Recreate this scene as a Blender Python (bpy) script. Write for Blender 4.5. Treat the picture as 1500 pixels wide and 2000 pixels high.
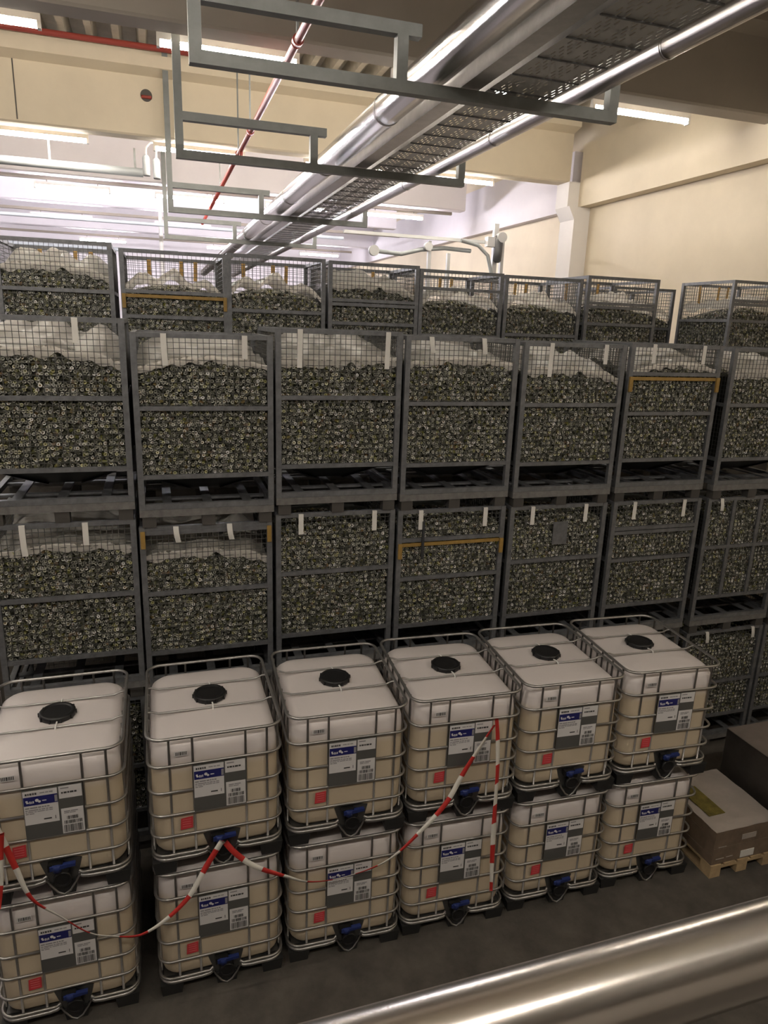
import bpy, math, random
from mathutils import Vector, Matrix, noise

for o in list(bpy.data.objects):
    bpy.data.objects.remove(o)
scene = bpy.context.scene
COL = scene.collection
PI = math.pi

# ---------------------------------------------------------------- camera
CX, CY, CZ = 0.21295, -4.61938, 5.25339
YAW, PITCH, ROLL, FPX = 0.318162, 0.261512, 0.035517, 1359.44
f = Vector((math.sin(YAW) * math.cos(PITCH), math.cos(YAW) * math.cos(PITCH), -math.sin(PITCH)))
r0 = Vector((math.cos(YAW), -math.sin(YAW), 0))
u0 = r0.cross(f)
rr = r0 * math.cos(ROLL) + u0 * math.sin(ROLL)
uu = -r0 * math.sin(ROLL) + u0 * math.cos(ROLL)
cam_data = bpy.data.cameras.new('camera')
cam = bpy.data.objects.new('camera', cam_data)
COL.objects.link(cam)
M = Matrix(((rr.x, uu.x, -f.x, CX), (rr.y, uu.y, -f.y, CY), (rr.z, uu.z, -f.z, CZ), (0, 0, 0, 1)))
cam.matrix_world = M
cam_data.sensor_fit = 'VERTICAL'
cam_data.sensor_height = 24.0
cam_data.lens = FPX / 2000.0 * 24.0
cam_data.clip_start = 0.05
cam_data.clip_end = 200
scene.camera = cam

# ---------------------------------------------------------------- world, exposure
world = bpy.data.worlds.new('hall_world')
scene.world = world
world.use_nodes = True
world.node_tree.nodes['Background'].inputs[0].default_value = (0.9, 0.85, 0.8, 1)
world.node_tree.nodes['Background'].inputs[1].default_value = 0.05
scene.view_settings.view_transform = 'Standard'
scene.view_settings.look = 'None'
scene.view_settings.gamma = 1.0
scene.view_settings.use_curve_mapping = False
scene.view_settings.exposure = 0.0
if hasattr(scene, 'cycles'):
    scene.cycles.max_bounces = 5
    scene.cycles.diffuse_bounces = 3
    scene.cycles.adaptive_threshold = 0.03
    scene.cycles.glossy_bounces = 3
    scene.cycles.transparent_max_bounces = 6
LAMP_WARM = 142.0      # emission of the tubes in the near bays
LAMP_COOL = 270.0      # emission of the tubes in the far bays
WARM = (1.0, 0.92, 0.81)
COOL = (0.97, 0.93, 1.0)

# ---------------------------------------------------------------- materials
MAT = {}
def mat(name, col, rough=0.6, metal=0.0, spec=0.5, emit=None, estr=0.0, var=0.0, vscale=4.0, bump=0.0, bscale=40.0, trans=0.0):
    m = bpy.data.materials.new(name)
    m.use_nodes = True
    nt = m.node_tree
    b = nt.nodes['Principled BSDF']
    b.inputs['Base Color'].default_value = (*col, 1)
    b.inputs['Roughness'].default_value = rough
    b.inputs['Metallic'].default_value = metal
    b.inputs['Specular IOR Level'].default_value = spec
    if emit:
        b.inputs['Emission Color'].default_value = (*emit, 1)
        b.inputs['Emission Strength'].default_value = estr
    if var > 0 or bump > 0:
        tc = nt.nodes.new('ShaderNodeTexCoord')
    if var > 0:
        n = nt.nodes.new('ShaderNodeTexNoise')
        n.inputs['Scale'].default_value = vscale
        n.inputs['Detail'].default_value = 6
        n.inputs['Roughness'].default_value = 0.65
        nt.links.new(tc.outputs['Object'], n.inputs['Vector'])
        rp = nt.nodes.new('ShaderNodeValToRGB')
        rp.color_ramp.elements[0].position = 0.32
        rp.color_ramp.elements[1].position = 0.68
        rp.color_ramp.elements[0].color = (*[c * (1 - var) for c in col], 1)
        rp.color_ramp.elements[1].color = (*[min(1, c * (1 + var)) for c in col], 1)
        nt.links.new(n.outputs['Fac'], rp.inputs['Fac'])
        nt.links.new(rp.outputs['Color'], b.inputs['Base Color'])
    if bump > 0:
        n2 = nt.nodes.new('ShaderNodeTexNoise')
        n2.inputs['Scale'].default_value = bscale
        n2.inputs['Detail'].default_value = 4
        nt.links.new(tc.outputs['Object'], n2.inputs['Vector'])
        bp = nt.nodes.new('ShaderNodeBump')
        bp.inputs['Strength'].default_value = bump
        bp.inputs['Distance'].default_value = 0.02
        nt.links.new(n2.outputs['Fac'], bp.inputs['Height'])
        nt.links.new(bp.outputs['Normal'], b.inputs['Normal'])
    if trans > 0:
        out = nt.nodes['Material Output']
        tr = nt.nodes.new('ShaderNodeBsdfTranslucent')
        tr.inputs['Color'].default_value = (*col, 1)
        mx = nt.nodes.new('ShaderNodeMixShader')
        mx.inputs['Fac'].default_value = trans
        nt.links.new(b.outputs['BSDF'], mx.inputs[1])
        nt.links.new(tr.outputs['BSDF'], mx.inputs[2])
        nt.links.new(mx.outputs['Shader'], out.inputs['Surface'])
    MAT[name] = m
    return m

mat('concrete_floor', (0.075, 0.066, 0.056), 0.75, var=0.35, vscale=3.0, bump=0.15, bscale=30)
mat('cream_paint', (0.74, 0.645, 0.49), 0.75, var=0.05, vscale=0.8)
mat('white_paint', (0.80, 0.76, 0.72), 0.75, var=0.04, vscale=0.8)
mat('beam_grey', (0.42, 0.38, 0.33), 0.75, var=0.07, vscale=0.7)  # near beams and front wall, greyer and darker than the cream beam
mat('far_tint', (0.76, 0.72, 0.75), 0.75, var=0.04, vscale=0.7)  # lavender cast of the overbright far bays put into the colour
mat('deck_metal', (0.60, 0.55, 0.46), 0.5, 0.1, var=0.18, vscale=2.5)
mat('joint_dark', (0.10, 0.09, 0.08), 0.8)
mat('frame_steel', (0.215, 0.225, 0.22), 0.5, 0.35, var=0.12, vscale=5)
mat('rail_brown', (0.30, 0.26, 0.21), 0.6, 0.2)
mat('lamp_white', (0.75, 0.72, 0.68), 0.5)
mat('tube_warm', (1, 1, 1), 0.4, emit=WARM, estr=LAMP_WARM)
mat('tube_fill', (1, 1, 1), 0.4, emit=WARM, estr=LAMP_WARM * 1.3)  # stronger glow of the added gallery lamps that light the tank fronts
mat('tube_cool', (1, 1, 1), 0.4, emit=COOL, estr=LAMP_COOL)
mat('stainless', (0.58, 0.56, 0.53), 0.24, 1.0)
mat('stainless_brushed', (0.36, 0.34, 0.32), 0.33, 1.0)
mat('galvanised', (0.40, 0.39, 0.38), 0.34, 0.85, var=0.12, vscale=8)
mat('red_paint', (0.34, 0.055, 0.04), 0.45)
mat('grey_pipe', (0.33, 0.35, 0.36), 0.5)
mat('crate_steel', (0.165, 0.17, 0.18), 0.52, 0.45, var=0.25, vscale=14)
mat('crate_wire', (0.10, 0.10, 0.095), 0.55, 0.4)
mat('crate_sheet', (0.045, 0.048, 0.052), 0.5, 0.3)
mat('skid_wood', (0.15, 0.145, 0.14), 0.85, var=0.25, vscale=16)
mat('skid_foot', (0.06, 0.055, 0.05), 0.9)
mat('ochre_paint', (0.30, 0.185, 0.045), 0.6, var=0.2, vscale=12)
mat('ochre_strip', (0.50, 0.31, 0.10), 0.8, var=0.15, vscale=20)
mat('liner_film', (0.93, 0.89, 0.84), 0.3, spec=0.5, bump=0.8, bscale=11, trans=0.6)
mat('paper_strip', (0.72, 0.70, 0.66), 0.7)
mat('paper_white', (0.72, 0.70, 0.70), 0.6)
mat('print_grey', (0.30, 0.29, 0.30), 0.7)
mat('print_black', (0.05, 0.05, 0.05), 0.7)
mat('banner_blue', (0.014, 0.016, 0.13), 0.45)
mat('plate_grey', (0.115, 0.115, 0.11), 0.45, 0.2)
mat('sticker_red', (0.60, 0.05, 0.06), 0.5)
mat('cap_black', (0.010, 0.010, 0.011), 0.42)
mat('foot_black', (0.018, 0.018, 0.018), 0.6)
mat('valve_black', (0.012, 0.012, 0.013), 0.3)
mat('valve_blue', (0.016, 0.03, 0.14), 0.35)
mat('guard_steel', (0.18, 0.18, 0.18), 0.28, 0.85)
mat('tie_white', (0.80, 0.79, 0.76), 0.5)
mat('tape_red', (0.55, 0.035, 0.03), 0.45)
mat('tape_white', (0.80, 0.77, 0.70), 0.45)
mat('pallet_pine', (0.44, 0.32, 0.18), 0.8, var=0.18, vscale=9)
mat('carton_brown', (0.19, 0.14, 0.10), 0.32, var=0.22, vscale=5, bump=0.2, bscale=10)
mat('carton_top', (0.42, 0.37, 0.33), 0.35, var=0.1, vscale=4, bump=0.25, bscale=9)
mat('film_dark', (0.065, 0.058, 0.053), 0.35, var=0.2, vscale=5, bump=0.3, bscale=9)
mat('film_lit_top', (0.19, 0.16, 0.145), 0.4, var=0.15, vscale=4, bump=0.3, bscale=9)  # lighter copy of the dark film: light on the load's top painted in
mat('print_olive', (0.15, 0.12, 0.025), 0.6, var=0.4, vscale=14)
mat('rail_polished', (0.55, 0.52, 0.49), 0.23, 1.0)
mat('print_pink', (0.72, 0.25, 0.25), 0.6)
mat('motor_dark', (0.06, 0.06, 0.065), 0.4)
mat('machine_grey', (0.50, 0.50, 0.50), 0.5, 0.2)

def hdpe():
    m = bpy.data.materials.new('bottle_plastic')
    m.use_nodes = True
    nt = m.node_tree
    b = nt.nodes['Principled BSDF']
    b.inputs['Roughness'].default_value = 0.42
    tc = nt.nodes.new('ShaderNodeTexCoord')
    sp = nt.nodes.new('ShaderNodeSeparateXYZ')
    nt.links.new(tc.outputs['Object'], sp.inputs[0])
    rp = nt.nodes.new('ShaderNodeValToRGB')      # product level seen through the plastic
    e = rp.color_ramp.elements
    e[0].position = 0.84; e[0].color = (0.60, 0.505, 0.37, 1)
    e[1].position = 0.97; e[1].color = (0.69, 0.635, 0.62, 1)
    nt.links.new(sp.outputs['Z'], rp.inputs['Fac'])
    nt.links.new(rp.outputs['Color'], b.inputs['Base Color'])
    n = nt.nodes.new('ShaderNodeTexNoise')
    n.inputs['Scale'].default_value = 3.0
    nt.links.new(tc.outputs['Object'], n.inputs['Vector'])
    bp = nt.nodes.new('ShaderNodeBump')
    bp.inputs['Strength'].default_value = 0.35
    bp.inputs['Distance'].default_value = 0.03
    nt.links.new(n.outputs['Fac'], bp.inputs['Height'])
    nt.links.new(bp.outputs['Normal'], b.inputs['Normal'])
    MAT['bottle_plastic'] = m
hdpe()

def glassware(name, stops, rough, metal):
    m = bpy.data.materials.new(name)
    m.use_nodes = True
    nt = m.node_tree
    b = nt.nodes['Principled BSDF']
    b.inputs['Roughness'].default_value = rough
    b.inputs['Metallic'].default_value = metal
    g = nt.nodes.new('ShaderNodeNewGeometry')
    rp = nt.nodes.new('ShaderNodeValToRGB')
    el = rp.color_ramp.elements
    while len(el) < len(stops):
        el.new(0.5)
    for e, (p, c) in zip(el, stops):
        e.position = p
        e.color = (*c, 1)
    nt.links.new(g.outputs['Random Per Island'], rp.inputs['Fac'])
    nt.links.new(rp.outputs['Color'], b.inputs['Base Color'])
    MAT[name] = m
glassware('glass_body', [(0, (0.03, 0.032, 0.024)), (0.4, (0.07, 0.072, 0.05)), (0.7, (0.12, 0.12, 0.085)), (0.85, (0.16, 0.165, 0.04)), (0.93, (0.19, 0.12, 0.06)), (1, (0.22, 0.23, 0.23))], 0.28, 0.0)
glassware('glass_rim', [(0, (0.24, 0.24, 0.21)), (0.4, (0.42, 0.42, 0.36)), (0.72, (0.62, 0.61, 0.56)), (0.86, (0.52, 0.50, 0.26)), (0.93, (0.85, 0.84, 0.82)), (1, (0.9, 0.88, 0.86))], 0.3, 0.0)
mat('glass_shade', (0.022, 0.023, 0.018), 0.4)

def slotted():
    m = bpy.data.materials.new('tray_sheet')
    m.use_nodes = True
    nt = m.node_tree
    b = nt.nodes['Principled BSDF']
    b.inputs['Base Color'].default_value = (0.50, 0.50, 0.49, 1)
    b.inputs['Metallic'].default_value = 0.35
    b.inputs['Roughness'].default_value = 0.45
    tc = nt.nodes.new('ShaderNodeTexCoord')
    sp = nt.nodes.new('ShaderNodeSeparateXYZ')
    nt.links.new(tc.outputs['Object'], sp.inputs[0])
    def mth(op, a, bb=None, c=None):
        n = nt.nodes.new('ShaderNodeMath')
        n.operation = op
        for i, v in enumerate((a, bb, c)):
            if v is None: continue
            if isinstance(v, (int, float)): n.inputs[i].default_value = v
            else: nt.links.new(v, n.inputs[i])
        return n.outputs[0]
    row = mth('MULTIPLY', mth('ADD', sp.outputs['X'], 0.34), 1 / 0.036)
    rowf = mth('FRACT', row)
    rowi = mth('FLOOR', row)
    sh = mth('MULTIPLY', mth('MODULO', rowi, 2.0), 0.5)
    col = mth('FRACT', mth('ADD', mth('MULTIPLY', mth('ADD', sp.outputs['Y'], 20.0), 1 / 0.12), sh))
    a = mth('MULTIPLY', mth('GREATER_THAN', rowf, 0.55), mth('GREATER_THAN', col, 0.38))
    gap = mth('GREATER_THAN', mth('FRACT', mth('MULTIPLY', row, 1 / 6.0)), 0.34)
    a = mth('MULTIPLY', a, gap)
    tr = nt.nodes.new('ShaderNodeBsdfTransparent')
    mx = nt.nodes.new('ShaderNodeMixShader')
    nt.links.new(a, mx.inputs['Fac'])
    nt.links.new(b.outputs['BSDF'], mx.inputs[1])
    nt.links.new(tr.outputs['BSDF'], mx.inputs[2])
    nt.links.new(mx.outputs['Shader'], nt.nodes['Material Output'].inputs['Surface'])
    MAT['tray_sheet'] = m
slotted()

# ---------------------------------------------------------------- mesh helpers
class MB:
    def __init__(s):
        s.v, s.f, s.m, s.sm = [], [], [], []
    def face(s, idx, m=0, smooth=False):
        s.f.append(idx); s.m.append(m); s.sm.append(smooth)
    def box(s, x0, x1, y0, y1, z0, z1, m=0):
        b = len(s.v)
        s.v += [(x0, y0, z0), (x1, y0, z0), (x1, y1, z0), (x0, y1, z0), (x0, y0, z1), (x1, y0, z1), (x1, y1, z1), (x0, y1, z1)]
        for q in ((0, 3, 2, 1), (4, 5, 6, 7), (0, 1, 5, 4), (1, 2, 6, 5), (2, 3, 7, 6), (3, 0, 4, 7)):
            s.face([b + i for i in q], m)
        return s
    def hexa(s, pts, m=0):
        b = len(s.v)
        s.v += [tuple(p) for p in pts]
        for q in ((0, 3, 2, 1), (4, 5, 6, 7), (0, 1, 5, 4), (1, 2, 6, 5), (2, 3, 7, 6), (3, 0, 4, 7)):
            s.face([b + i for i in q], m)
        return s
    def tube(s, pts, r, n=8, closed=False, m=0, caps=True, smooth=True):
        P = [Vector(p) for p in pts]
        k = len(P)
        base = len(s.v)
        nrm = None
        for i in range(k):
            if closed:
                t = (P[(i + 1) % k] - P[i - 1]).normalized()
            else:
                t = (P[min(i + 1, k - 1)] - P[max(i - 1, 0)]).normalized()
            if nrm is None:
                nrm = t.orthogonal().normalized() if abs(t.z) > 0.9 else t.cross(Vector((0, 0, 1))).normalized()
            nrm = (nrm - t * nrm.dot(t)).normalized()
            bn = t.cross(nrm)
            ri = r[i] if isinstance(r, (list, tuple)) else r
            for j in range(n):
                a = 2 * PI * j / n
                q = P[i] + (nrm * math.cos(a) + bn * math.sin(a)) * ri
                s.v.append(tuple(q))
        for i in range(k if closed else k - 1):
            a0 = base + i * n
            a1 = base + ((i + 1) % k) * n
            for j in range(n):
                s.face([a0 + j, a1 + j, a1 + (j + 1) % n, a0 + (j + 1) % n][::-1], m, smooth)
        if caps and not closed:
            s.face([base + j for j in range(n)][::-1][::-1], m)
            s.face([base + (k - 1) * n + j for j in range(n)][::-1], m)
        return s
    def lathe(s, prof, c=(0, 0, 0), n=24, m=0, smooth=True, axis='z'):
        base = len(s.v)
        for (rad, h) in prof:
            for j in range(n):
                a = 2 * PI * j / n
                x, y = rad * math.cos(a), rad * math.sin(a)
                if axis == 'z': p = (c[0] + x, c[1] + y, c[2] + h)
                elif axis == 'y': p = (c[0] + x, c[1] + h, c[2] + y)
                else: p = (c[0] + h, c[1] + x, c[2] + y)
                s.v.append(p)
        for i in range(len(prof) - 1):
            for j in range(n):
                s.face([base + i * n + j, base + i * n + (j + 1) % n, base + (i + 1) * n + (j + 1) % n, base + (i + 1) * n + j], m, smooth)
        s.face([base + j for j in range(n)][::-1], m)
        s.face([base + (len(prof) - 1) * n + j for j in range(n)], m)
        return s
    def prism(s, prof, x0, x1, m=0):
        # profile of (y, z) points swept along x
        b = len(s.v); n = len(prof)
        for x in (x0, x1):
            for (y, z) in prof: s.v.append((x, y, z))
        for j in range(n):
            s.face([b + j, b + (j + 1) % n, b + n + (j + 1) % n, b + n + j], m)
        s.face([b + j for j in range(n)][::-1], m)
        s.face([b + n + j for j in range(n)], m)
        return s
    def mesh(s, name, mats):
        me = bpy.data.meshes.new(name)
        me.from_pydata(s.v, [], s.f)
        for mm in (mats if isinstance(mats, (list, tuple)) else [mats]):
            me.materials.append(MAT[mm])
        me.polygons.foreach_set('material_index', s.m)
        me.polygons.foreach_set('use_smooth', s.sm)
        me.update()
        return me
    def build(s, name, mats, parent=None):
        return add(name, s.mesh(name, mats), parent)

def add(name, me, parent=None, loc=None):
    o = bpy.data.objects.new(name, me)
    COL.objects.link(o)
    if parent: o.parent = parent
    if loc: o.location = loc
    return o
def empty(name, loc, rz=0.0):
    o = bpy.data.objects.new(name, None)
    COL.objects.link(o)
    o.location = loc
    o.rotation_euler = (0, 0, rz)
    o.empty_display_size = 0.1
    return o
def tag(o, label, cat, group=None):
    o['label'] = label; o['category'] = cat
    if group: o['group'] = group
    return o
def struct(o, label=None):
    o['kind'] = 'structure'
    if label: o['label'] = label
    return o
def copy_tree(src, parent=None):
    c = src.copy()
    COL.objects.link(c)
    c.parent = parent
    for ch in src.children:
        copy_tree(ch, c)
    return c
def box(*a):
    return MB().box(*a)
ORD = ['first', 'second', 'third', 'fourth', 'fifth', 'sixth', 'seventh', 'eighth', 'ninth']

# ---------------------------------------------------------------- the hall
XL, XR, YB, YF = -13.0, 9.9, 33.0, -13.0
ZD = 10.0
struct(box(XL, XR, YF, YB, -0.2, 0).build('floor', 'concrete_floor'), 'dark worn concrete floor')
struct(box(XR, XR + 0.3, YF, YB, 0, 10.6).build('wall_right', 'cream_paint'), 'cream plastered side wall')
struct(box(XL - 0.3, XL, YF, YB, 0, 10.6).build('wall_left', 'far_tint'))
struct(box(XL, XR, YB, YB + 0.3, 0, 10.6).build('wall_back', 'far_tint'))
struct(box(XL, XR, YF - 0.3, YF, 0, 10.6).build('wall_front', 'beam_grey'))
# trapezoidal steel roof deck, ribs along y
mb = MB()
prof = []
x = XL
while x < XR:
    prof += [(x, ZD), (x + 0.11, ZD), (x + 0.16, ZD + 0.28), (x + 0.39, ZD + 0.28)]
    x += 0.44
prof.append((x, ZD))
n = len(prof)
for y in (YF, YB):
    for (px, pz) in prof: mb.v.append((px, y, pz))
for (px, pz) in prof: mb.v.append((px, YB, pz + 0.02))
for i in range(n - 1):
    mb.face([i, i + 1, n + i + 1, n + i])
struct(mb.build('ceiling', 'deck_metal'), 'ribbed steel roof deck')
struct(box(XL, XR, YF, YB, 10.4, 10.6).build('ceiling_slab', 'joint_dark'))

# precast beams across the hall
def beam(y, x0, x1, paint, zb=8.55, th=0.40, label=None):
    p = [(y, zb + 0.03), (y + 0.03, zb), (y + th - 0.03, zb), (y + th, zb + 0.03),
         (y + th, 9.56), (y + th + 0.28, 9.64), (y + th + 0.28, 9.84), (y + th, 9.84), (y + th, ZD - 0.01),
         (y, ZD - 0.01), (y, 9.84), (y - 0.28, 9.84), (y - 0.28, 9.64), (y, 9.56)]
    o = MB().prism(p[::-1], x0, x1).build('trim_beam', paint)
    return struct(o, label)
BEAMS = [(-6.3, XR, 'beam_grey'), (-0.75, XR, 'beam_grey'), (4.92, XR, 'beam_grey'), (10.62, 9.42, 'cream_paint'), (15.5, 9.0, 'far_tint'), (20.3, 8.5, 'far_tint'), (27.0, 9.7, 'far_tint')]
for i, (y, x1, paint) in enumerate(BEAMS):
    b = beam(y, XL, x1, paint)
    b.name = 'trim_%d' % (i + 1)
    b['label'] = 'painted concrete roof beam crossing the hall'
    if i == 3:
        box(-1.95, -1.93, y - 0.008, y, 8.6, 9.6).build('joint', 'joint_dark', b)
        MB().lathe([(0.105, -0.012), (0.105, 0.0)], (-0.34 + 0.62, y, 9.24), 20, axis='y').build('hole_rim', 'joint_dark', b)
        MB().tube([(0.19, y - 0.02, 9.21), (0.37, y - 0.02, 9.21)], 0.03).build('pipe_stub', 'red_paint', b)

# side wall girder, column
g = box(9.62, 9.9, YF, 10.5, 8.03, 9.34).build('trim_8', 'cream_paint'); struct(g, 'cream wall girder along the side wall')
g = box(9.68, 9.9, 10.95, YB, 8.03, 9.30).build('trim_9', 'far_tint'); struct(g, 'pale wall girder of the far bays')
c = empty('trim_10', (9.6, 10.7, 0)); struct(c, 'white concrete column on the side wall')
box(-0.1, 0.3, -0.28, 0.32, 0, 7.75).build('shaft', 'white_paint', c)
MB().hexa([(-0.1, -0.28, 7.75), (0.3, -0.28, 7.75), (0.3, 0.32, 7.75), (-0.1, 0.32, 7.75), (-0.26, -0.28, 8.03), (0.3, -0.28, 8.03), (0.3, 0.32, 8.03), (-0.26, 0.32, 8.03)]).build('corbel', 'white_paint', c)
box(-0.26, 0.3, -0.2, 0.32, 8.03, 8.55).build('head', 'white_paint', c)
# raised plinth under the back stacks, gallery under the viewer
struct(box(-2.2, 9.85, 4.3, 5.5, 0, 4.26).build('floor_plinth', 'concrete_floor'))
struct(box(-5, 6, -8.0, -4.48, 3.6, 3.85).build('floor_gallery', 'concrete_floor'))

# ---------------------------------------------------------------- lamps
def lamp(x0, y, z, L, tube, label, group):
    e = empty('fluorescent_lamp', (x0, y, z))
    box(0, L, -0.035, 0.035, 0.045, 0.12).build('housing', 'lamp_white', e)
    MB().tube([(0.04, 0, 0), (L - 0.04, 0, 0)], 0.034, 8).build('tube', tube, e)
    box(0, 0.04, -0.045, 0.045, -0.04, 0.045).build('end_cap', 'lamp_white', e)
    box(L - 0.04, L, -0.045, 0.045, -0.04, 0.045).build('end_cap', 'lamp_white', e)
    for hx in (0.3, L - 0.3):
        box(hx - 0.01, hx + 0.01, -0.01, 0.01, 0.12, 0.17).build('clip', 'rail_brown', e)
    return tag(e, label, 'lamp', group)
rows = [(5.72, 8.56, 'tube_warm', 'nearest', [-5.8, -2.70, 0.41, 3.5, 6.71]),
        (11.35, 8.50, 'tube_warm', 'second', [-5.8, -2.62, 0.37, 3.4, 6.05]),
        (16.3, 8.36, 'tube_cool', 'third', [-5.4, -2.5, 0.4, 3.3, 6.2]),
        (21.1, 8.2, 'tube_cool', 'fourth', [-7.5, -3.3, 0.4, 4.2]),
        (27.8, 8.2, 'tube_cool', 'farthest', [-7.5, -2.5, 2.5, 6.5])]
for (y, z, tb, nm, xs) in rows:
    rl = box(XL + 0.2, 8.9, y - 0.05, y + 0.05, z + 0.17, z + 0.25).build('lamp_rail', 'rail_brown')
    tag(rl, 'brown lamp rail running under the %s roof beam' % nm, 'rail', 'lamp rails')
    for k, x0 in enumerate(xs):
        lamp(x0, y, z, 1.80, tb, 'lit tube lamp on the %s lamp rail, %s lamp from the left' % (nm, ORD[k]), 'tube lamps')
# added unseen lamps over the tanks and the gallery, brightening the foreground
for (y, nm) in ((0.05, 'over the tanks'), (-5.5, 'over the gallery')):
    for k, x0 in enumerate((-5.8, -2.7) if y > -1 else (-5.8, -2.7, 0.41, 3.5, 6.71)):
        lamp(x0, y, 8.56, 1.80, 'tube_fill' if y < -1 else 'tube_warm', 'added unseen tube lamp high %s, %s from the left' % (nm, ORD[k]), 'tube lamps')
    rl = box(XL + 0.2, 8.9, y - 0.05, y + 0.05, 8.73, 8.81).build('lamp_rail', 'rail_brown')
    tag(rl, 'brown rail of the added lamps high %s' % nm, 'rail', 'lamp rails')

# ---------------------------------------------------------------- hanging frames and services
def frame(y, label, top=9.98):
    e = empty('hanging_frame', (0, y, 0))
    t = 0.10
    xl, xr, xm = 0.58, 4.46, 2.31
    box(xl, xl + t, -t / 2, t / 2, 7.32, top).build('hanger', 'frame_steel', e)
    box(xl, xr + t, -t / 2, t / 2, 7.22, 7.32).build('lower_bar', 'frame_steel', e)
    box(xl + t, 2.53, -t / 2, t / 2, 7.66, 7.76).build('upper_bar', 'frame_steel', e)
    box(xm, xm + t, -t / 2, t / 2, 7.32, 7.66).build('divider', 'frame_steel', e)
    box(xr, xr + t, -t / 2, t / 2, 7.32, 7.76).build('end_post', 'frame_steel', e)
    return tag(e, label, 'frame', 'hanging pipe frames')
frame(1.88, 'grey steel hanging frame nearest the viewer, carrying the duct')
frame(5.47, 'grey steel hanging frame just behind the nearest roof beam')
frame(10.42, 'pale lit hanging frame in front of the cream beam')
frame(15.35, 'farthest pale hanging frame under the duct')

e = empty('ventilation_duct', (2.70, 0, 7.485))
MB().tube([(0, -9, 0), (0, 32.9, 0)], 0.156, 28).build('duct_tube', 'stainless', e)
for yy in (-3.0, -0.2, 3.3, 6.2, 9.0, 12, 15, 18, 21):
    MB().tube([(0, yy - 0.02, 0), (0, yy + 0.02, 0)], 0.161, 28).build('seam', 'stainless_brushed', e)
tag(e, 'large round stainless duct running along the hall', 'duct')

e = empty('steel_pipe', (4.13, 0, 7.425))
MB().tube([(0, -9, 0), (0, 32.9, 0)], 0.088, 22).build('pipe_tube', 'stainless_brushed', e)
for yy in (-2.2, 0.6, 3.6, 6.7, 9.8, 13, 16):
    MB().tube([(0, yy - 0.012, 0), (0, yy + 0.012, 0)], 0.093, 22).build('clamp', 'stainless_brushed', e)
tag(e, 'thinner steel pipe beside the perforated cable tray', 'pipe')

e = empty('cable_tray', (3.4975, 0, 7.335))
box(-0.3225, 0.3225, -9, 30, 0.0, 0.004).build('tray_sheet', 'tray_sheet', e)
for sx in (-0.3225, 0.3185):
    box(sx, sx + 0.004, -9, 30, 0.004, 0.07).build('side_wall', 'galvanised', e)
rung = box(-0.3225, 0.3225, -0.008, 0.008, -0.010, 0.0).mesh('rung', 'crate_steel')
yy = -2.0
while yy < 20:
    if min(abs(yy - q) for q in (1.88, 5.47, 10.42, 15.35)) > 0.1:
        add('rung', rung, e, (0, yy, 0))
    yy += 0.42
tag(e, 'wide perforated cable tray with cross rungs', 'cable tray')
e = empty('cable_channel', (3.02, 0, 7.335))
box(-0.09, 0.09, -9, 30, 0, 0.006).build('base_sheet', 'galvanised', e)
box(-0.09, -0.084, -9, 30, 0.006, 0.15).build('side_wall', 'galvanised', e)
box(0.084, 0.09, -9, 30, 0.006, 0.15).build('side_wall', 'galvanised', e)
for yy in (0.6, 4.4, 7.2, 12.6):
    box(0.09, 0.096, yy - 0.3, yy + 0.3, 0.02, 0.13).build('joint_plate', 'galvanised', e)
    for q in (-0.2, -0.07, 0.07, 0.2):
        MB().lathe([(0.012, 0), (0.012, 0.012)], (0.096, yy + q, 0.075), 8, axis='x').build('bolt', 'crate_sheet', e)
tag(e, 'narrow galvanised cable channel beside the duct', 'cable channel')

e = empty('sprinkler_pipe', (1.84, 0, 8.2))
MB().tube([(0, -6, 0), (0, 19.9, 0)], 0.045, 10).build('pipe_tube', 'red_paint', e)
for yy in (3.9, 7.9, 9.6, 13.4, 17.5):
    MB().tube([(0, yy - 0.05, 0), (0, yy + 0.05, 0)], 0.062, 12).build('coupling', 'red_paint', e)
    box(-0.012, 0.012, yy - 0.012, yy + 0.012, 0.05, 1.7 if yy not in (4.95, 10.7) else 0.3).build('hanger_rod', 'frame_steel', e)
MB().tube([(0, 9.2, 0), (0, 9.2, -0.22)], 0.035, 8).build('drop', 'red_paint', e)
tag(e, 'thin red sprinkler pipe running along the hall', 'pipe')
e = empty('red_cross_pipe', (0, 10.1, 9.88))
MB().tube([(-9, 0, 0), (1.15, 0, 0)], 0.05, 10).build('pipe_tube', 'red_paint', e)
tag(e, 'thin red pipe running under the roof deck along the cream beam', 'pipe')

e = empty('grey_conduit', (0, 11.9, 8.13))
MB().tube([(-8, 0, 0), (0.15, 0, 0)], 0.085, 12).build('pipe_tube', 'grey_pipe', e)
for xx in (-1.6, 0.0):
    box(xx - 0.02, xx + 0.02, -0.02, 0.02, 0.08, 0.45).build('hanger', 'frame_steel', e)
for k, (xx, zz) in enumerate(((0.22, 0.0), (0.42, -0.04))):
    cn = MB().lathe([(0.07, 0), (0.075, 0.03), (0.075, 0.33), (0.06, 0.37), (0.03, 0.40)], (xx, -0.05, zz - 0.06), 14).build('canister', 'grey_pipe', e)
    MB().tube([(xx, -0.05, zz + 0.32), (xx + 0.01, -0.05, zz + 0.48), (xx + 0.10, -0.02, zz + 0.58), (xx + 0.28, 0.0, zz + 0.60)], 0.02, 8).build('hose', 'tie_white', cn)
tag(e, 'grey conduit with two hanging canisters at its end', 'conduit')

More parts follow.
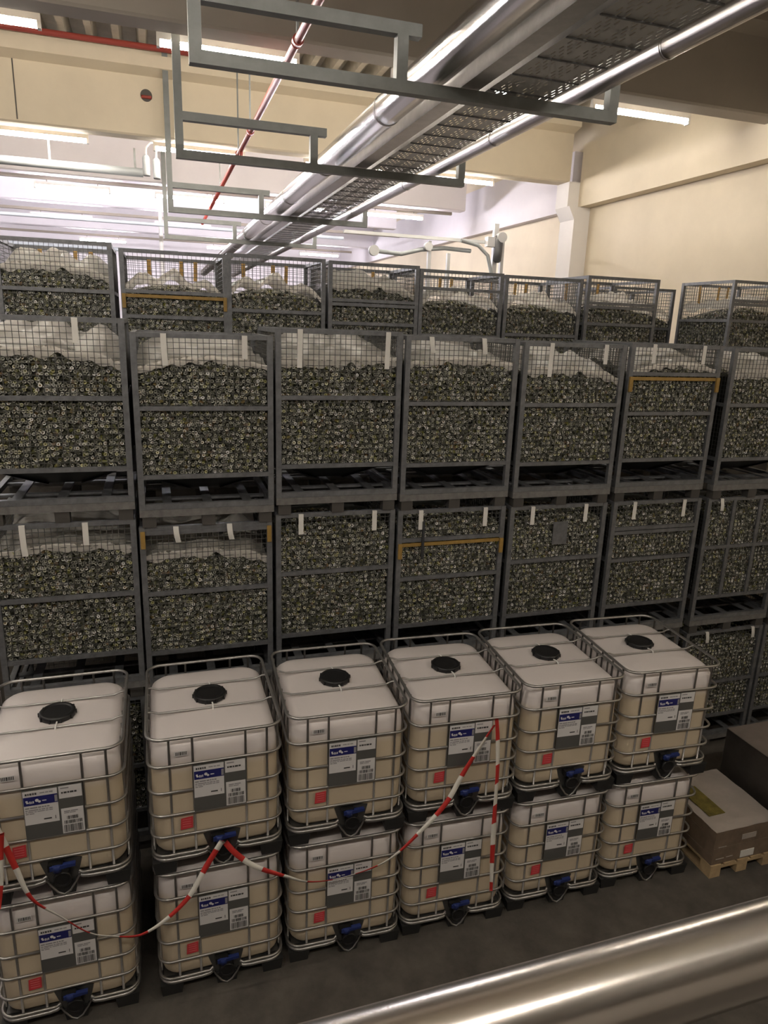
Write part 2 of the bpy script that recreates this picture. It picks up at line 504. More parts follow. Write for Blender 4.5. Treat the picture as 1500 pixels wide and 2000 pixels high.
# more thin rails and pipes in the far bays
for k, (y, z, x0, x1, rad, m, lab) in enumerate([(18.0, 7.85, -12, 6, 0.05, 'grey_pipe', 'thin grey pipe under the far beams, left half'),
                                  (24.0, 7.6, -12, 1.2, 0.07, 'grey_pipe', 'grey pipe near the far end of the hall')]):
    o = MB().tube([(x0, y, z), (x1, y, z)], rad, 10).build('ceiling_pipe', m)
    tag(o, lab, 'pipe')
o = MB().tube([(0.55, 19.0, 0), (0.55, 19.0, 8.5)], 0.06, 10).build('white_post', 'lamp_white')
tag(o, 'slim white post rising in the far bay', 'post')

# conveyor frame with gear motor behind the back crates
e = empty('conveyor_frame', (8.32, 12.0, 0))
box(-0.06, 0.06, -0.05, 0.05, 0, 7.75).build('post', 'machine_grey', e)
box(0.16, 0.24, -0.05, 0.05, 0, 7.4).build('post', 'machine_grey', e)
box(-3.85, 0, -0.04, 0.04, 7.28, 7.35).build('crossbar', 'machine_grey', e)
box(-1.75, -1.67, 0.0, 0.08, 0, 7.25).build('post', 'machine_grey', e)
box(-1.25, -1.17, 0.0, 0.08, 0, 7.0).build('post', 'machine_grey', e)
mo = MB().lathe([(0.05, -0.36), (0.10, -0.32), (0.115, -0.1), (0.115, 0.2), (0.07, 0.27)], (0.0, -0.18, 7.2), 16).build('motor', 'motor_dark', e)
MB().lathe([(0.12, -0.10), (0.12, 0.06)], (0.05, -0.2, 7.42), 16, axis='y').build('gearbox', 'machine_grey', mo)
box(-0.3, -0.07, -0.22, -0.05, 7.2, 7.42).build('bracket', 'machine_grey', e)
MB().tube([(-0.95, -0.1, 7.3), (-0.5, -0.1, 7.22), (-0.22, -0.1, 7.0), (-0.1, -0.1, 6.6), (-0.08, -0.1, 6.0)], 0.045, 8).build('hose', 'grey_pipe', e)
MB().tube([(-3.0, 0.1, 6.95), (-2.4, 0.1, 6.92), (-1.9, 0.1, 7.05), (-1.3, 0.1, 7.12), (-0.6, 0.1, 7.1)], 0.05, 8).build('hose', 'grey_pipe', e)
MB().lathe([(0.12, -0.06), (0.12, 0.06)], (-3.1, 0.05, 6.95), 14, axis='y').build('roller', 'machine_grey', e)
MB().lathe([(0.10, -0.06), (0.10, 0.06)], (-1.75, 0.02, 7.12), 14, axis='y').build('roller', 'machine_grey', e)
tag(e, 'pale conveyor frame with dark gear motor behind the back crates', 'conveyor')

# handrail in front of the viewer
e = empty('handrail', (0, -4.366, 0))
MB().tube([(-4.5, 0, 4.893), (5.5, 0, 4.893)], 0.0242, 48).build('rail_tube', 'rail_polished', e)
for xx in (-2.2, 3.4):
    MB().tube([(xx, 0, 3.72), (xx, 0, 4.875)], 0.019, 16).build('post', 'stainless_brushed', e)
    box(xx - 0.05, xx + 0.05, -0.17, 0.03, 3.64, 3.74).build('bracket', 'stainless_brushed', e)
tag(e, 'stainless steel handrail close to the viewer', 'handrail')

# ---------------------------------------------------------------- mesh crates
W, D, H = 1.20, 1.15, 1.74
def vial_layout(seed, zfun, side=False):
    rnd = random.Random(seed)
    mb = MB()
    def vial(c, ax, r, L):
        ax = ax.normalized()
        a = ax.orthogonal().normalized()
        b2 = ax.cross(a)
        N = 7
        base = len(mb.v)
        for (rad, t) in ((0.5, 0.5 * L - 0.006), (0.62, 0.5 * L), (1.0, 0.5 * L), (1.0, -0.5 * L), (0.62, -0.5 * L)):
            for j in range(N):
                an = 2 * PI * j / N
                p = c + ax * t + (a * math.cos(an) + b2 * math.sin(an)) * rad * r
                mb.v.append((p.x, p.y, p.z))
        mb.face([base + j for j in range(N)], 0)
        for ring, m in ((0, 1), (1, 1), (2, 0), (3, 1)):
            for j in range(N):
                k = base + ring * N
                mb.face([k + j, k + N + j, k + N + (j + 1) % N, k + (j + 1) % N], m)
        mb.face([base + 4 * N + j for j in range(N)][::-1], 0)
    s = 0.0335
    def direction(nrm):
        if rnd.random() < 0.62:
            return nrm + Vector((rnd.gauss(0, .28), rnd.gauss(0, .28), rnd.gauss(0, .28)))
        return Vector((rnd.gauss(0, 1), rnd.gauss(0, 1), rnd.gauss(0, 1)))
    yf = -D / 2 + 0.05
    row = 0
    z = 0.50
    while z < 1.66:
        x = -W / 2 + 0.05 + (row % 2) * s * 0.5
        while x < W / 2 - 0.045:
            if z < zfun(x, yf) + rnd.uniform(-.012, .012):
                vial(Vector((x + rnd.uniform(-.006, .006), yf + rnd.uniform(-.006, .012), z + rnd.uniform(-.006, .006))), direction(Vector((0, -1, 0.1))), rnd.uniform(.0150, .0175), rnd.uniform(.03, .045))
            x += s
        z += s * 0.92
        row += 1
    y = yf + 0.02
    while y < D / 2 - 0.05:
        x = -W / 2 + 0.05
        while x < W / 2 - 0.045:
            vial(Vector((x + rnd.uniform(-.008, .008), y, zfun(x, y) + rnd.uniform(-.004, .01))), direction(Vector((0, -0.7, 0.7))), .0165, .04)
            x += s * 1.1
        y += s * 1.15
        if y > yf + 0.45: break
    if side:
        z = 0.5
        while z < 1.66:
            y = -D / 2 + 0.06
            while y < D / 2 - 0.05:
                if z < zfun(-W / 2 + .05, y):
                    vial(Vector((-W / 2 + .05 + rnd.uniform(-.006, .006), y + rnd.uniform(-.006, .006), z)), direction(Vector((-1, 0, 0))), .0165, .035)
                y += s
            z += s * 0.95
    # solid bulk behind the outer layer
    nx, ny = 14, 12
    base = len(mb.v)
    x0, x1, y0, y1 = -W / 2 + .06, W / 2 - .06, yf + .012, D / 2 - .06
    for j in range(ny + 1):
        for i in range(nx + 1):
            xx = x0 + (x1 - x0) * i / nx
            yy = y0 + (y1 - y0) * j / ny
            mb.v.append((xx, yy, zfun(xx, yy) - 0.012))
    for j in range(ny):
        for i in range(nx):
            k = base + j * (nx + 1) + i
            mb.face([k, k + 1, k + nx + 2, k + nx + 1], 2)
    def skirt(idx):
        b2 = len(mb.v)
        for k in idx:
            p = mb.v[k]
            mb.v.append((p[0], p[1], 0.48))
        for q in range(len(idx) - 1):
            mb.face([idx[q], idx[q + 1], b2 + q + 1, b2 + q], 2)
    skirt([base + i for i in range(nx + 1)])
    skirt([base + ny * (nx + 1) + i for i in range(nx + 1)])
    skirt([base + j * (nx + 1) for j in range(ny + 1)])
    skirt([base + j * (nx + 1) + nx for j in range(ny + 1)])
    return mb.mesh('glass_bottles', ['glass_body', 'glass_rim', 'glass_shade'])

def mound(seed, top, sag, tilt):
    def z(x, y):
        u, v = x / (W / 2), y / (D / 2)
        return top - sag * (u * u * 0.8 + 0.55 * v * v) + tilt * u + 0.022 * noise.noise(Vector((x * 4 + seed * 7.1, y * 4, seed))) + 0.02 * noise.noise(Vector((x * 9, y * 9 + seed, 3)))
    return z

def liner_mesh(seed, zfun, lift, drop, dome=True):
    # crumpled film lying over the mound, its ragged front hem hanging behind the wires
    mb = MB()
    nx, ny, nf = 44, 26, 7
    rows = []
    for j in range(-nf, ny + 1):
        row = []
        for i in range(nx + 1):
            x = -W / 2 + .045 + (W - .09) * i / nx
            edge = min(i, nx - i) / nx
            yf = -D / 2 + .028
            n1 = noise.noise(Vector((x * 5 + seed * 3.3, 0.7, seed)))
            n2 = noise.noise(Vector((x * 13, seed * 1.7, 2.2)))
            crest = zfun(x, yf + .1) + lift * (0.65 + 0.6 * n1) * (0.3 if dome else 1.0) + 0.02
            crest = min(crest, 1.70)
            if j < 0:
                t = -j / nf
                z = crest - t * (drop * (1.0 + 0.7 * n2 + 0.5 * n1) + 0.02)
                y = yf + 0.010 * noise.noise(Vector((x * 22, z * 22, seed))) - 0.004
            else:
                v = j / ny
                y = yf + (D - .07) * v
                bump = 0.04 * noise.noise(Vector((x * 6, y * 6, seed))) + 0.022 * noise.noise(Vector((x * 17, y * 17, seed + 5)))
                g = (0.3 + 1.0 * math.sin(PI * min(1, v * 0.75))) * (0.55 + 0.45 * min(1, edge * 7)) if dome else 1 - 0.5 * v
                z = max(zfun(x, y) + 0.025, zfun(x, y) + lift * (0.65 + 0.6 * n1) * g + bump * (min(1, v * 6) if dome else 1))
                if v > 0.85: z += (v - 0.85) * 0.9
                z = min(z, 1.71)
            row.append(len(mb.v))
            mb.v.append((x, y, z))
        rows.append(row)
    for a, b in zip(rows[:-1], rows[1:]):
        for i in range(nx):
            mb.face([a[i], a[i + 1], b[i + 1], b[i]], 0, True)
    return mb.mesh('liner', 'liner_film')

FILL = []
for k, (top, sag, tilt, lift, drop) in enumerate([(1.53, .06, .0, .13, .06), (1.49, .10, -.03, .17, .07), (1.55, .12, .02, .13, .05), (1.49, .05, .02, .17, .08), (1.36, .16, -.01, .26, .05), (1.63, .09, .01, .03, .03)]):
    zf = mound(k + 1, top, sag, tilt)
    FILL.append((vial_layout(k + 11, zf, side=(k == 4)), liner_mesh(k + 1, zf, lift, drop, k != 4)))

def wire_panel(w, z0, z1):
    mb = MB()
    p, t = 0.05, 0.0024
    n = int(round(w / p))
    for i in range(1, n):
        x = -w / 2 + w * i / n
        mb.box(x - t, x + t, -t, t, z0, z1)
    m = int(round((z1 - z0) / p))
    for i in range(1, m):
        z = z0 + (z1 - z0) * i / m
        mb.box(-w / 2, w / 2, t, 3 * t, z - t, z + t)
    return mb.mesh('wire_panel', 'crate_wire')
PW = 0.05
CM = dict(
    post=box(-PW / 2, PW / 2, -PW / 2, PW / 2, 0.17, H).mesh('post', 'crate_steel'),
    rail_x=box(-W / 2 + PW, W / 2 - PW, -0.02, 0.02, -0.02, 0.02).mesh('rail', 'crate_steel'),
    rail_y=box(-0.02, 0.02, -D / 2 + PW, D / 2 - PW, -0.02, 0.02).mesh('rail', 'crate_steel'),
    base_x=box(-W / 2 + PW, W / 2 - PW, -0.025, 0.025, -0.025, 0.025).mesh('base_rail', 'crate_steel'),
    base_y=box(-0.025, 0.025, -D / 2 + PW, D / 2 - PW, -0.025, 0.025).mesh('base_rail', 'crate_steel'),
    ochre_x=box(-W / 2 + PW, W / 2 - PW, -0.018, 0.018, -0.018, 0.018).mesh('gate_rail', 'ochre_paint'),
    ochre_c=box(-0.02, 0.02, -0.022, 0.0, -0.16, 0.0).mesh('gate_corner', 'ochre_paint'),
    bar=box(-0.022, 0.022, -0.012, 0.012, 0.47, H - .02).mesh('upright_bar', 'crate_steel'),
    wire_x=wire_panel(W - 2 * PW, 0.48, H - 0.03),
    wire_y=wire_panel(D - 2 * PW, 0.48, H - 0.03),
    slat_y=box(-0.04, 0.04, -D / 2 + 0.05, D / 2 - 0.05, -0.008, 0.008).mesh('base_slat', 'crate_steel'),
    slat_x=box(-W / 2 + 0.05, W / 2 - 0.05, -0.035, 0.035, -0.01, 0.01).mesh('base_slat', 'crate_steel'),
    board=box(-W / 2, W / 2, -0.05, 0.05, 0.10, 0.168).mesh('skid_board', 'skid_wood'),
    foot=box(-0.06, 0.06, -0.05, 0.05, 0.0, 0.10).mesh('foot', 'skid_foot'),
    plate=box(-0.09, 0.09, -0.003, 0.003, -0.13, 0.13).mesh('steel_plate', 'crate_steel'),
    cord=box(-0.012, 0.012, -0.012, 0.012, -0.2, 0.2).mesh('lock_bar', 'crate_sheet'),
)
def sheet(w_top, w_bot, inset, z_top, z_bot):
    mb = MB()
    t = 0.004
    for dy in (0, t):
        mb.v += [(-w_top / 2, dy, z_top), (w_top / 2, dy, z_top), (w_bot / 2, inset + dy, z_bot), (-w_bot / 2, inset + dy, z_bot)]
    for q in ((0, 3, 2, 1), (4, 5, 6, 7), (0, 1, 5, 4), (1, 2, 6, 5), (2, 3, 7, 6), (3, 0, 4, 7)):
        mb.face(list(q))
    return mb.mesh('hopper_sheet', 'crate_sheet')
CM['sheet_x'] = sheet(W - .1, 0.42, 0.38, 0.47, 0.27)
CM['sheet_y'] = sheet(D - .1, 0.40, 0.40, 0.47, 0.27)
def strip_mesh(L, kind, curl):
    mb = MB()
    n = 8
    w = 0.024
    for i in range(n + 1):
        t = i / n
        z = -L * t
        y = -0.012 - 0.012 * math.sin(t * 3) * curl
        x = 0.02 * curl * t * t
        for s in (-w, w):
            mb.v.append((x + s, y, z))
        for s in (-w, w):
            mb.v.append((x + s, y + 0.0015, z))
    for i in range(n):
        a = i * 4; b = a + 4
        mb.face([a, a + 1, b + 1, b]); mb.face([a + 2, b + 2, b + 3, a + 3]); mb.face([a, b, b + 2, a + 2]); mb.face([a + 1, a + 3, b + 3, b + 1])
    b = len(mb.v)
    mb.v += [(-w, -0.012, 0), (w, -0.012, 0), (w, 0.03, 0.004), (-w, 0.03, 0.004)]
    mb.face([b, b + 1, b + 2, b + 3])
    return mb.mesh('label_strip', kind)
STRIPS = [strip_mesh(l, 'paper_strip', c) for l, c in ((0.20, 0), (0.27, .4), (0.34, -.3), (0.15, 1.0))]
BSTRIPS = [strip_mesh(l, 'ochre_strip', c) for l, c in ((0.30, .3), (0.24, -.4))]

RND = random.Random(5)
def crate(loc, rz, sz, label, group, fill, style='plain', mid=1.10, strips=((-.3, 0), (.32, 1)), full=True, back=False, liner=True):
    e = empty('mesh_crate', loc, rz)
    e.scale = (1, 1, sz)
    xs, ys = W / 2 - PW / 2, D / 2 - PW / 2
    for sx in (-1, 1):
        for sy in (-1, 1):
            add('post', CM['post'], e, (sx * xs, sy * ys, 0))
    for sy in (-1, 1):
        add('top_rail', CM['rail_x'], e, (0, sy * ys, H - .02))
        add('lower_rail', CM['rail_x'], e, (0, sy * ys, .47))
        add('base_rail', CM['base_x'], e, (0, sy * ys, .195))
        w = add('wire_panel', CM['wire_x'], e, (0, sy * (ys + .005), 0))
        add('skid_board', CM['board'], e, (0, sy * (D / 2 - .05), 0))
        for fx in (-.52, 0, .52):
            add('foot', CM['foot'], e, (fx, sy * (D / 2 - .06), 0))
    for sx in (-1, 1):
        add('top_rail', CM['rail_y'], e, (sx * xs, 0, H - .02))
        add('mid_rail', CM['rail_y'], e, (sx * xs, 0, mid))
        add('lower_rail', CM['rail_y'], e, (sx * xs, 0, .47))
        add('base_rail', CM['base_y'], e, (sx * xs, 0, .195))
        w = add('wire_panel', CM['wire_y'], e, (sx * (xs + .005), 0, 0))
        w.rotation_euler = (0, 0, sx * PI / 2)
    add('mid_rail', CM['rail_x'], e, (0, -ys - .004, mid))
    if full:
        for a, key in ((0, 'sheet_x'), (PI, 'sheet_x'), (PI / 2, 'sheet_y'), (-PI / 2, 'sheet_y')):
            h = add('hopper_sheet', CM[key], e)
            h.rotation_euler = (0, 0, a)
            d = (D if key == 'sheet_x' else W) / 2 - .06
            h.location = (math.sin(a) * d, -math.cos(a) * d, 0)
        for q in (-.36, 0, .36):
            add('base_slat', CM['slat_y'], e, (q, 0, .20))
        for q in (-.22, .25):
            add('base_slat', CM['slat_x'], e, (0, q, .185))
    if style in ('ochre', 'grey'):
        zg = 1.40 if not back else mid + .26
        add('gate_rail', CM['rail_x'], e, (0, -ys - .006, zg + .02))
        add('gate_rail', CM['ochre_x'] if style == 'ochre' else CM['rail_x'], e, (0, -ys - .004, zg - .03))
        if style == 'ochre':
            for sx in (-1, 1): add('gate_corner', CM['ochre_c'], e, (sx * (xs - .005), -ys - PW / 2 - .001, zg - .01))
    if style == 'ochre_top':
        add('gate_rail', CM['rail_x'], e, (0, -ys - .004, H - .06))
        for sx in (-1, 1): add('gate_corner', CM['ochre_c'], e, (sx * (xs - .005), -ys - PW / 2 - .001, H - .04))
    if style == 'bars':
        for q in (-.2, .2): add('upright_bar', CM['bar'], e, (q, -ys - .01, 0))
    if style == 'lock':
        add('gate_rail', CM['rail_x'], e, (0, -ys - .006, 1.50))
    c = add('glass_bottles', FILL[fill][0], e)
    c['kind'] = 'stuff'
    c['label'] = 'loose small glass bottles filling the crate'
    if liner:
        l = add('liner', FILL[fill][1], e)
        l['label'] = 'whitish crumpled plastic liner'
    for (px, k) in strips:
        if back:
            add('label_strip', BSTRIPS[k % 2], e, (px, ys - .03, H - .03))['label'] = 'ochre strip'
        else:
            add('label_strip', STRIPS[k], e, (px, -D / 2 - .002, H - .006))['label'] = 'white paper strip'
    return tag(e, label, 'crate', group)

YFR = 1.75 + D / 2
XC = [-0.63, 0.605, 1.84, 3.075, 4.335, 5.61, 6.93, 8.17]
TOPS2 = [5.235, 5.13, 5.20, 5.17, 5.145, 5.165, 5.15, 5.15]
TOPS1 = [3.50, 3.42, 3.48, 3.46, 3.44, 3.44, 3.42, 3.42]
T0 = [1.74, 1.70, 1.74, 1.72, 1.71, 1.71, 1.69, 1.69]
st2 = [('plain', 1.08), ('plain', 1.09), ('plain', 1.12), ('plain', 1.09), ('plain', 1.10), ('ochre', 0.99), ('plain', 1.1), ('plain', 1.1)]
st1 = [('plain', 1.05), ('ochre_top', 1.08), ('plain', 1.13), ('ochre', 1.00), ('plain', 1.11), ('grey', 1.04), ('bars', 1.12), ('bars', 1.1)]
sp2 = [((.22, 0), (-.42, 3)), ((-.33, 1), (.35, 0)), ((-.38, 2), (.45, 2)), ((-.35, 3), (.2, 3)), ((-.3, 2), (.34, 0)), ((-.32, 0), (.33, 0)), ((.05, 3),), ()]
sp1 = [((-.32, 1), (.18, 0)), ((-.28, 3), (.20, 3)), ((-.36, 0), (.38, 0)), ((-.36, 0), (.36, 0)), ((-.34, 0), (.32, 0)), ((-.33, 0), (.35, 0)), ((-.42, 3),), ()]
extra2 = ['', '', '', '', '', ' with ochre gate rail', '']
extra1 = ['', ' with ochre top edge', '', ' with ochre gate rail', ' with steel plate', ' with grey gate rail', ' with upright bars', ' with upright bars']
for i in range(8):
    t0, t1, t2 = T0[i], TOPS1[i], TOPS2[i]
    pos = ORD[i] + ' from the left' if i < 7 else 'at the right edge'
    jy = RND.uniform(-.015, .015)
    crate((XC[i], YFR + .02, 0), 0, t0 / H, 'mesh crate on the floor, bottom of the front stacks, ' + pos, 'front bottom crates', 5, 'plain', 0.98, ((-.3, 3), (.42, 3)) if i == 6 else (), full=i > 5, liner=False)
    c1 = crate((XC[i] + RND.uniform(-.008, .008), YFR + jy, t0), RND.uniform(-.004, .004), (t1 - t0) / H, 'mesh crate%s, middle layer of the front stacks, %s' % (extra1[i], pos), 'front middle crates', i % 4 if i < 2 else 5, st1[i][0], st1[i][1], sp1[i], liner=i < 2)
    if i == 4:
        add('steel_plate', CM['plate'], c1, (0.02, -D / 2 - .012, 1.42))
    if i == 3:
        add('lock_bar', CM['cord'], c1, (-.33, -D / 2 - .02, 1.42))
    if i < 7:
        crate((XC[i] + RND.uniform(-.008, .008), YFR - jy, t1), RND.uniform(-.004, .004), (t2 - t1) / H, 'mesh crate%s, top layer of the front stacks, %s' % (extra2[i], pos), 'front top crates', (i + 1) % 4, st2[i][0], st2[i][1], sp2[i])

# back row, seen over the front stacks
YBK = 4.27 + D / 2
bk = [(-0.80, 6.05, 'plain', 1.22, 1), (0.47, 6.0, 'ochre', 1.0, 4), (1.67, 6.02, 'plain', 1.10, 4), (2.91, 6.01, 'grey', 1.0, 1), (4.12, 5.98, 'lock', .9, 4), (5.35, 5.97, 'plain', .95, 4), (6.63, 6.03, 'grey', 1.1, 4), (9.17, 6.10, 'grey', 1.18, 4)]
for i, (x, top, sty, mid, fl) in enumerate(bk):
    pos = ORD[i] + ' from the left' if i < 7 else 'at the right edge with its left side showing'
    crate((x, YBK, 4.26), 0, (top - 4.26) / H, 'mesh crate in the back row, ' + pos, 'back row crates', fl, sty, mid, ((-.28, 0), (.3, 1), (.12, 1)), full=False, back=True)
crate((7.95, YBK + 1.25, 4.26), 0, 1.0, 'dark mesh crate set deeper in the gap of the back row', 'back row crates', 4, 'plain', 1.1, (), full=False, back=True)
struct(box(7.2, 9.85, 5.5, 6.9, 0, 4.26).build('floor_plinth_rear', 'concrete_floor'))

# ---------------------------------------------------------------- IBC tanks
def rr_path(w, d, rad, z, n=6):
    pts = []
    for (cx, cy, a0) in ((w / 2 - rad, -d / 2 + rad, -PI / 2), (w / 2 - rad, d / 2 - rad, 0), (-w / 2 + rad, d / 2 - rad, PI / 2), (-w / 2 + rad, -d / 2 + rad, PI)):
        for k in range(n + 1):
            a = a0 + PI / 2 * k / n
            pts.append((cx + rad * math.cos(a), cy + rad * math.sin(a), z))
    return pts
def make_ibc():
    e = empty('ibc_tank', (0, 0, 0))
    # bottle
    mb = MB()
    levels = [(.150, .07, .10), (.160, .035, .12), (.19, .014, .14), (.26, .008, .15), (.60, .004, .15), (.95, .008, .15), (1.02, .014, .15), (1.06, .028, .15), (1.085, .055, .14), (1.098, .10, .11), (1.112, .25, .05), (1.116, .40, .03)]
    loops = []
    for (z, ins, rad) in levels:
        p = rr_path(.955 - 2 * ins, 1.155 - 2 * ins, rad, z, 6)
        loops.append(list(range(len(mb.v), len(mb.v) + len(p))))
        mb.v += p
    for a, b in zip(loops[:-1], loops[1:]):
        k = len(a)
        for j in range(k):
            mb.face([a[j], a[(j + 1) % k], b[(j + 1) % k], b[j]], 0, True)
    mb.face(loops[0][::-1], 0)
    mb.face(loops[-1], 0, True)
    bo = mb.build('bottle', 'bottle_plastic', e)
    bo['label'] = 'cream plastic bottle with visible product level'
    # cap
    cp = MB().lathe([(.125, 1.112), (.130, 1.125), (.130, 1.15), (.122, 1.158), (.10, 1.158), (.095, 1.152)], (0.0, 0.02, 0), 32).build('cap', 'cap_black', e)
    mb = MB()
    for k in range(10):
        a = 2 * PI * k / 10
        mb.box(-.006, .006, -.006, .006, 0, .03)
        c, s = math.cos(a), math.sin(a)
        for q in range(8):
            p = mb.v[-8 + q]
            mb.v[-8 + q] = (p[0] * c - p[1] * s + .131 * c, p[0] * s + p[1] * c + .02 + .131 * s, p[2] + 1.12)
    mb.build('grip_ribs', 'cap_black', cp)
    # cage
    R = .0105
    for z in (.93, .515, .33):
        MB().tube(rr_path(1 - 2 * R, 1.2 - 2 * R, .10, z), R, 8, closed=True).build('cage_ring', 'galvanised', e)
    p = rr_path(1 - 2 * R, 1.2 - 2 * R, .10, .71)
    fr = -.6 + R
    MB().tube([(.215, fr, .71)] + p + [(-.175, fr, .71)], R, 8).build('cage_ring', 'galvanised', e)
    MB().tube(rr_path(1 - 2 * .0125, 1.2 - 2 * .0125, .11, 1.152), .0125, 10, closed=True).build('top_ring', 'galvanised', e)
    bar = MB().tube([(0, 0, .13), (0, 0, 1.15)], .0095, 8).mesh('cage_bar', 'galvanised')
    for q in (-.335, -.17, .215, .375):
        add('cage_bar', bar, e, (q, -.6 + .026, 0))
        add('cage_bar', bar, e, (q, .6 - .026, 0))
    for q in (-.45, -.28, -.10, .10, .28, .45):
        for s in (-1, 1):
            add('cage_bar', bar, e, (s * (.5 - .026), q, 0))
    for yb in (-.17, .21):
        MB().tube([(-.487, yb, 1.150), (-.45, yb, 1.148), (-.40, yb, 1.128), (-.2, yb, 1.126), (.2, yb, 1.126), (.40, yb, 1.128), (.45, yb, 1.148), (.487, yb, 1.150)], .0085, 8).build('top_bar', 'galvanised', e)
    for (y0, y1) in ((-.20, -.10), (.145, .235)):
        MB().tube([(.01, y0, 1.12), (.01, y0 + .01, 1.142), (.012, (y0 + y1) / 2, 1.139), (.01, y1, 1.13)], .006, 6).build('cable_tie', 'tie_white', e)
    # base
    def open_ring(z, rad, cr, gx0, gx1, tail):
        q = rr_path(1 - 2 * rad, 1.2 - 2 * rad, cr, z)
        yf = -.6 + rad
        return [(gx1 - .02, yf + .03, z + tail * .6), (gx1 + .015, yf, z + tail * .8), (gx1 + .07, yf, z)] + q + [(gx0 - .07, yf, z), (gx0 - .015, yf, z + tail * .8), (gx0 + .02, yf + .03, z + tail * .6)]
    MB().tube(open_ring(.125, .016, .11, -.09, .15, .012), .016, 10).build('base_rail', 'galvanised', e)
    MB().tube(open_ring(.165, .011, .105, -.09, .15, .0), .011, 8).build('base_rail', 'galvanised', e)
    box(-.46, .46, -.54, .56, .112, .150).build('base_tray', 'guard_steel', e)
    foot = MB().hexa([(-.075, -.075, 0), (.075, -.075, 0), (.075, .075, 0), (-.075, .075, 0), (-.09, -.085, .112), (.09, -.085, .112), (.09, .085, .112), (-.09, .085, .112)]).mesh('foot', 'foot_black')
    for fx in (-.40, 0.03, .40):
        for fy in (-.505, 0, .505):
            if fx == .03 and fy == 0: continue
            add('foot', foot, e, (fx, fy, 0))
    # valve
    g = MB()
    yv = -.572
    pts = [(-.115, .295), (.02, .325), (.165, .285), (.135, .16), (.075, .035), (.03, .008), (-.015, .035), (-.075, .16)]
    bb = len(g.v)
    for yy in (yv - .002, yv + .006):
        for (x, z) in pts: g.v.append((x, yy, z))
    k = len(pts)
    g.face([bb + j for j in range(k)]); g.face([bb + k + j for j in range(k)][::-1])
    for j in range(k): g.face([bb + j, bb + k + j, bb + k + (j + 1) % k, bb + (j + 1) % k])
    gd = g.build('valve_guard', 'guard_steel', e)
    gd['label'] = 'shiny steel guard behind the valve'
    MB().tube([(-.085, yv - .012, .16), (-.055, yv - .014, .10), (-.012, yv - .016, .03), (.03, yv - .018, .006), (.072, yv - .016, .03), (.115, yv - .014, .10), (.145, yv - .012, .16)], .008, 8).build('guard_rim', 'galvanised', gd)
    v = MB().lathe([(.050, 0), (.062, -.01), (.062, -.035), (.050, -.04), (.046, -.03)], (.03, yv - .012, .155), 20, axis='y').build('valve', 'valve_black', e)
    v['label'] = 'black outlet valve'
    MB().lathe([(.045, 0), (.045, -.045)], (.03, yv - .002, .235), 14, axis='y').build('valve_body', 'valve_black', v)
    box(-.06, .04, yv - .05, yv - .006, .24, .295).build('valve_neck', 'valve_black', v)
    h = MB().hexa([(-.045, yv - .062, .252), (.125, yv - .062, .268), (.125, yv - .03, .268), (-.045, yv - .03, .252), (-.045, yv - .062, .285), (.125, yv - .062, .290), (.125, yv - .03, .290), (-.045, yv - .03, .285)]).build('valve_handle', 'valve_blue', v)
    h['label'] = 'blue valve handle'
    MB().lathe([(.032, .236), (.032, .292)], (.0, yv - .04, 0), 14).build('handle_hub', 'valve_blue', v)
    # label plate between the bars
    yp = -.6 - .004
    pl = box(-.172, .212, yp, yp + .004, .525, .920).build('label_plate', 'plate_grey', e)
    pl['label'] = 'grey sheet plate with paper labels'
    X0, Z1, PWd, PH = -.172, .920, .384, .395
    def lbl(name, x0, x1, t0, t1, m, lift, parent=pl):
        return box(X0 + x0 * PWd, X0 + x1 * PWd, yp - lift, yp - lift + .001, Z1 - t1 * PH, Z1 - t0 * PH).build(name, m, parent)
    lbl('paper_label', .01, .575, .02, .70, 'paper_white', .0012)
    lbl('paper_label', .60, .985, .01, .26, 'paper_white', .0012)
    lbl('paper_label', .61, .985, .47, .985, 'paper_white', .0012)
    lbl('banner', .015, .575, .135, .31, 'banner_blue', .0024)['label'] = 'dark blue printed banner'
    rnd = random.Random(3)
    def lines(name, x0, x1, t0, th, words, m):
        mb = MB()
        x = x0
        for w in words:
            if x + w > x1: break
            mb.box(X0 + x * PWd, X0 + (x + w) * PWd, yp - .0034, yp - .0030, Z1 - (t0 + th) * PH, Z1 - t0 * PH)
            x += w + .012
        return mb.build(name, m, pl)
    def code(x0, x1, t0, t1, n):
        mb = MB()
        x = x0
        while x < x1:
            w = rnd.choice((.006, .010, .016))
            mb.box(X0 + x * PWd, X0 + min(x1, x + w) * PWd, yp - .0034, yp - .0030, Z1 - t1 * PH, Z1 - t0 * PH)
            x += w + rnd.choice((.007, .010, .014))
        return mb.build('barcode', 'print_black', pl)
    lines('print_line', .05, .27, .06, .04, [.03, .02, .035, .025, .03, .03], 'print_black')
    lines('print_line', .29, .55, .065, .02, [.08, .05, .06], 'print_grey')
    # white mark and wording on the blue banner
    mb = MB()
    for (a, b2, c2, d2) in ((.05, .085, .20, .235), (.06, .10, .235, .26), (.11, .13, .22, .27), (.14, .155, .225, .27), (.165, .185, .22, .265)):
        mb.box(X0 + a * PWd, X0 + b2 * PWd, yp - .0036, yp - .0030, Z1 - d2 * PH, Z1 - c2 * PH)
    mb.lathe([(.012, -.0036), (.012, -.0028)], (X0 + .235 * PWd, yp, Z1 - .215 * PH), 12, axis='y')
    mb.lathe([(.009, -.0036), (.009, -.0028)], (X0 + .275 * PWd, yp, Z1 - .245 * PH), 12, axis='y')
    mb.box(X0 + .32 * PWd, X0 + .39 * PWd, yp - .0036, yp - .0030, Z1 - .243 * PH, Z1 - .225 * PH)
    mb.build('banner_print', 'paper_white', pl)
    lbl('banner_tab', .525, .57, .16, .29, 'print_grey', .0034)
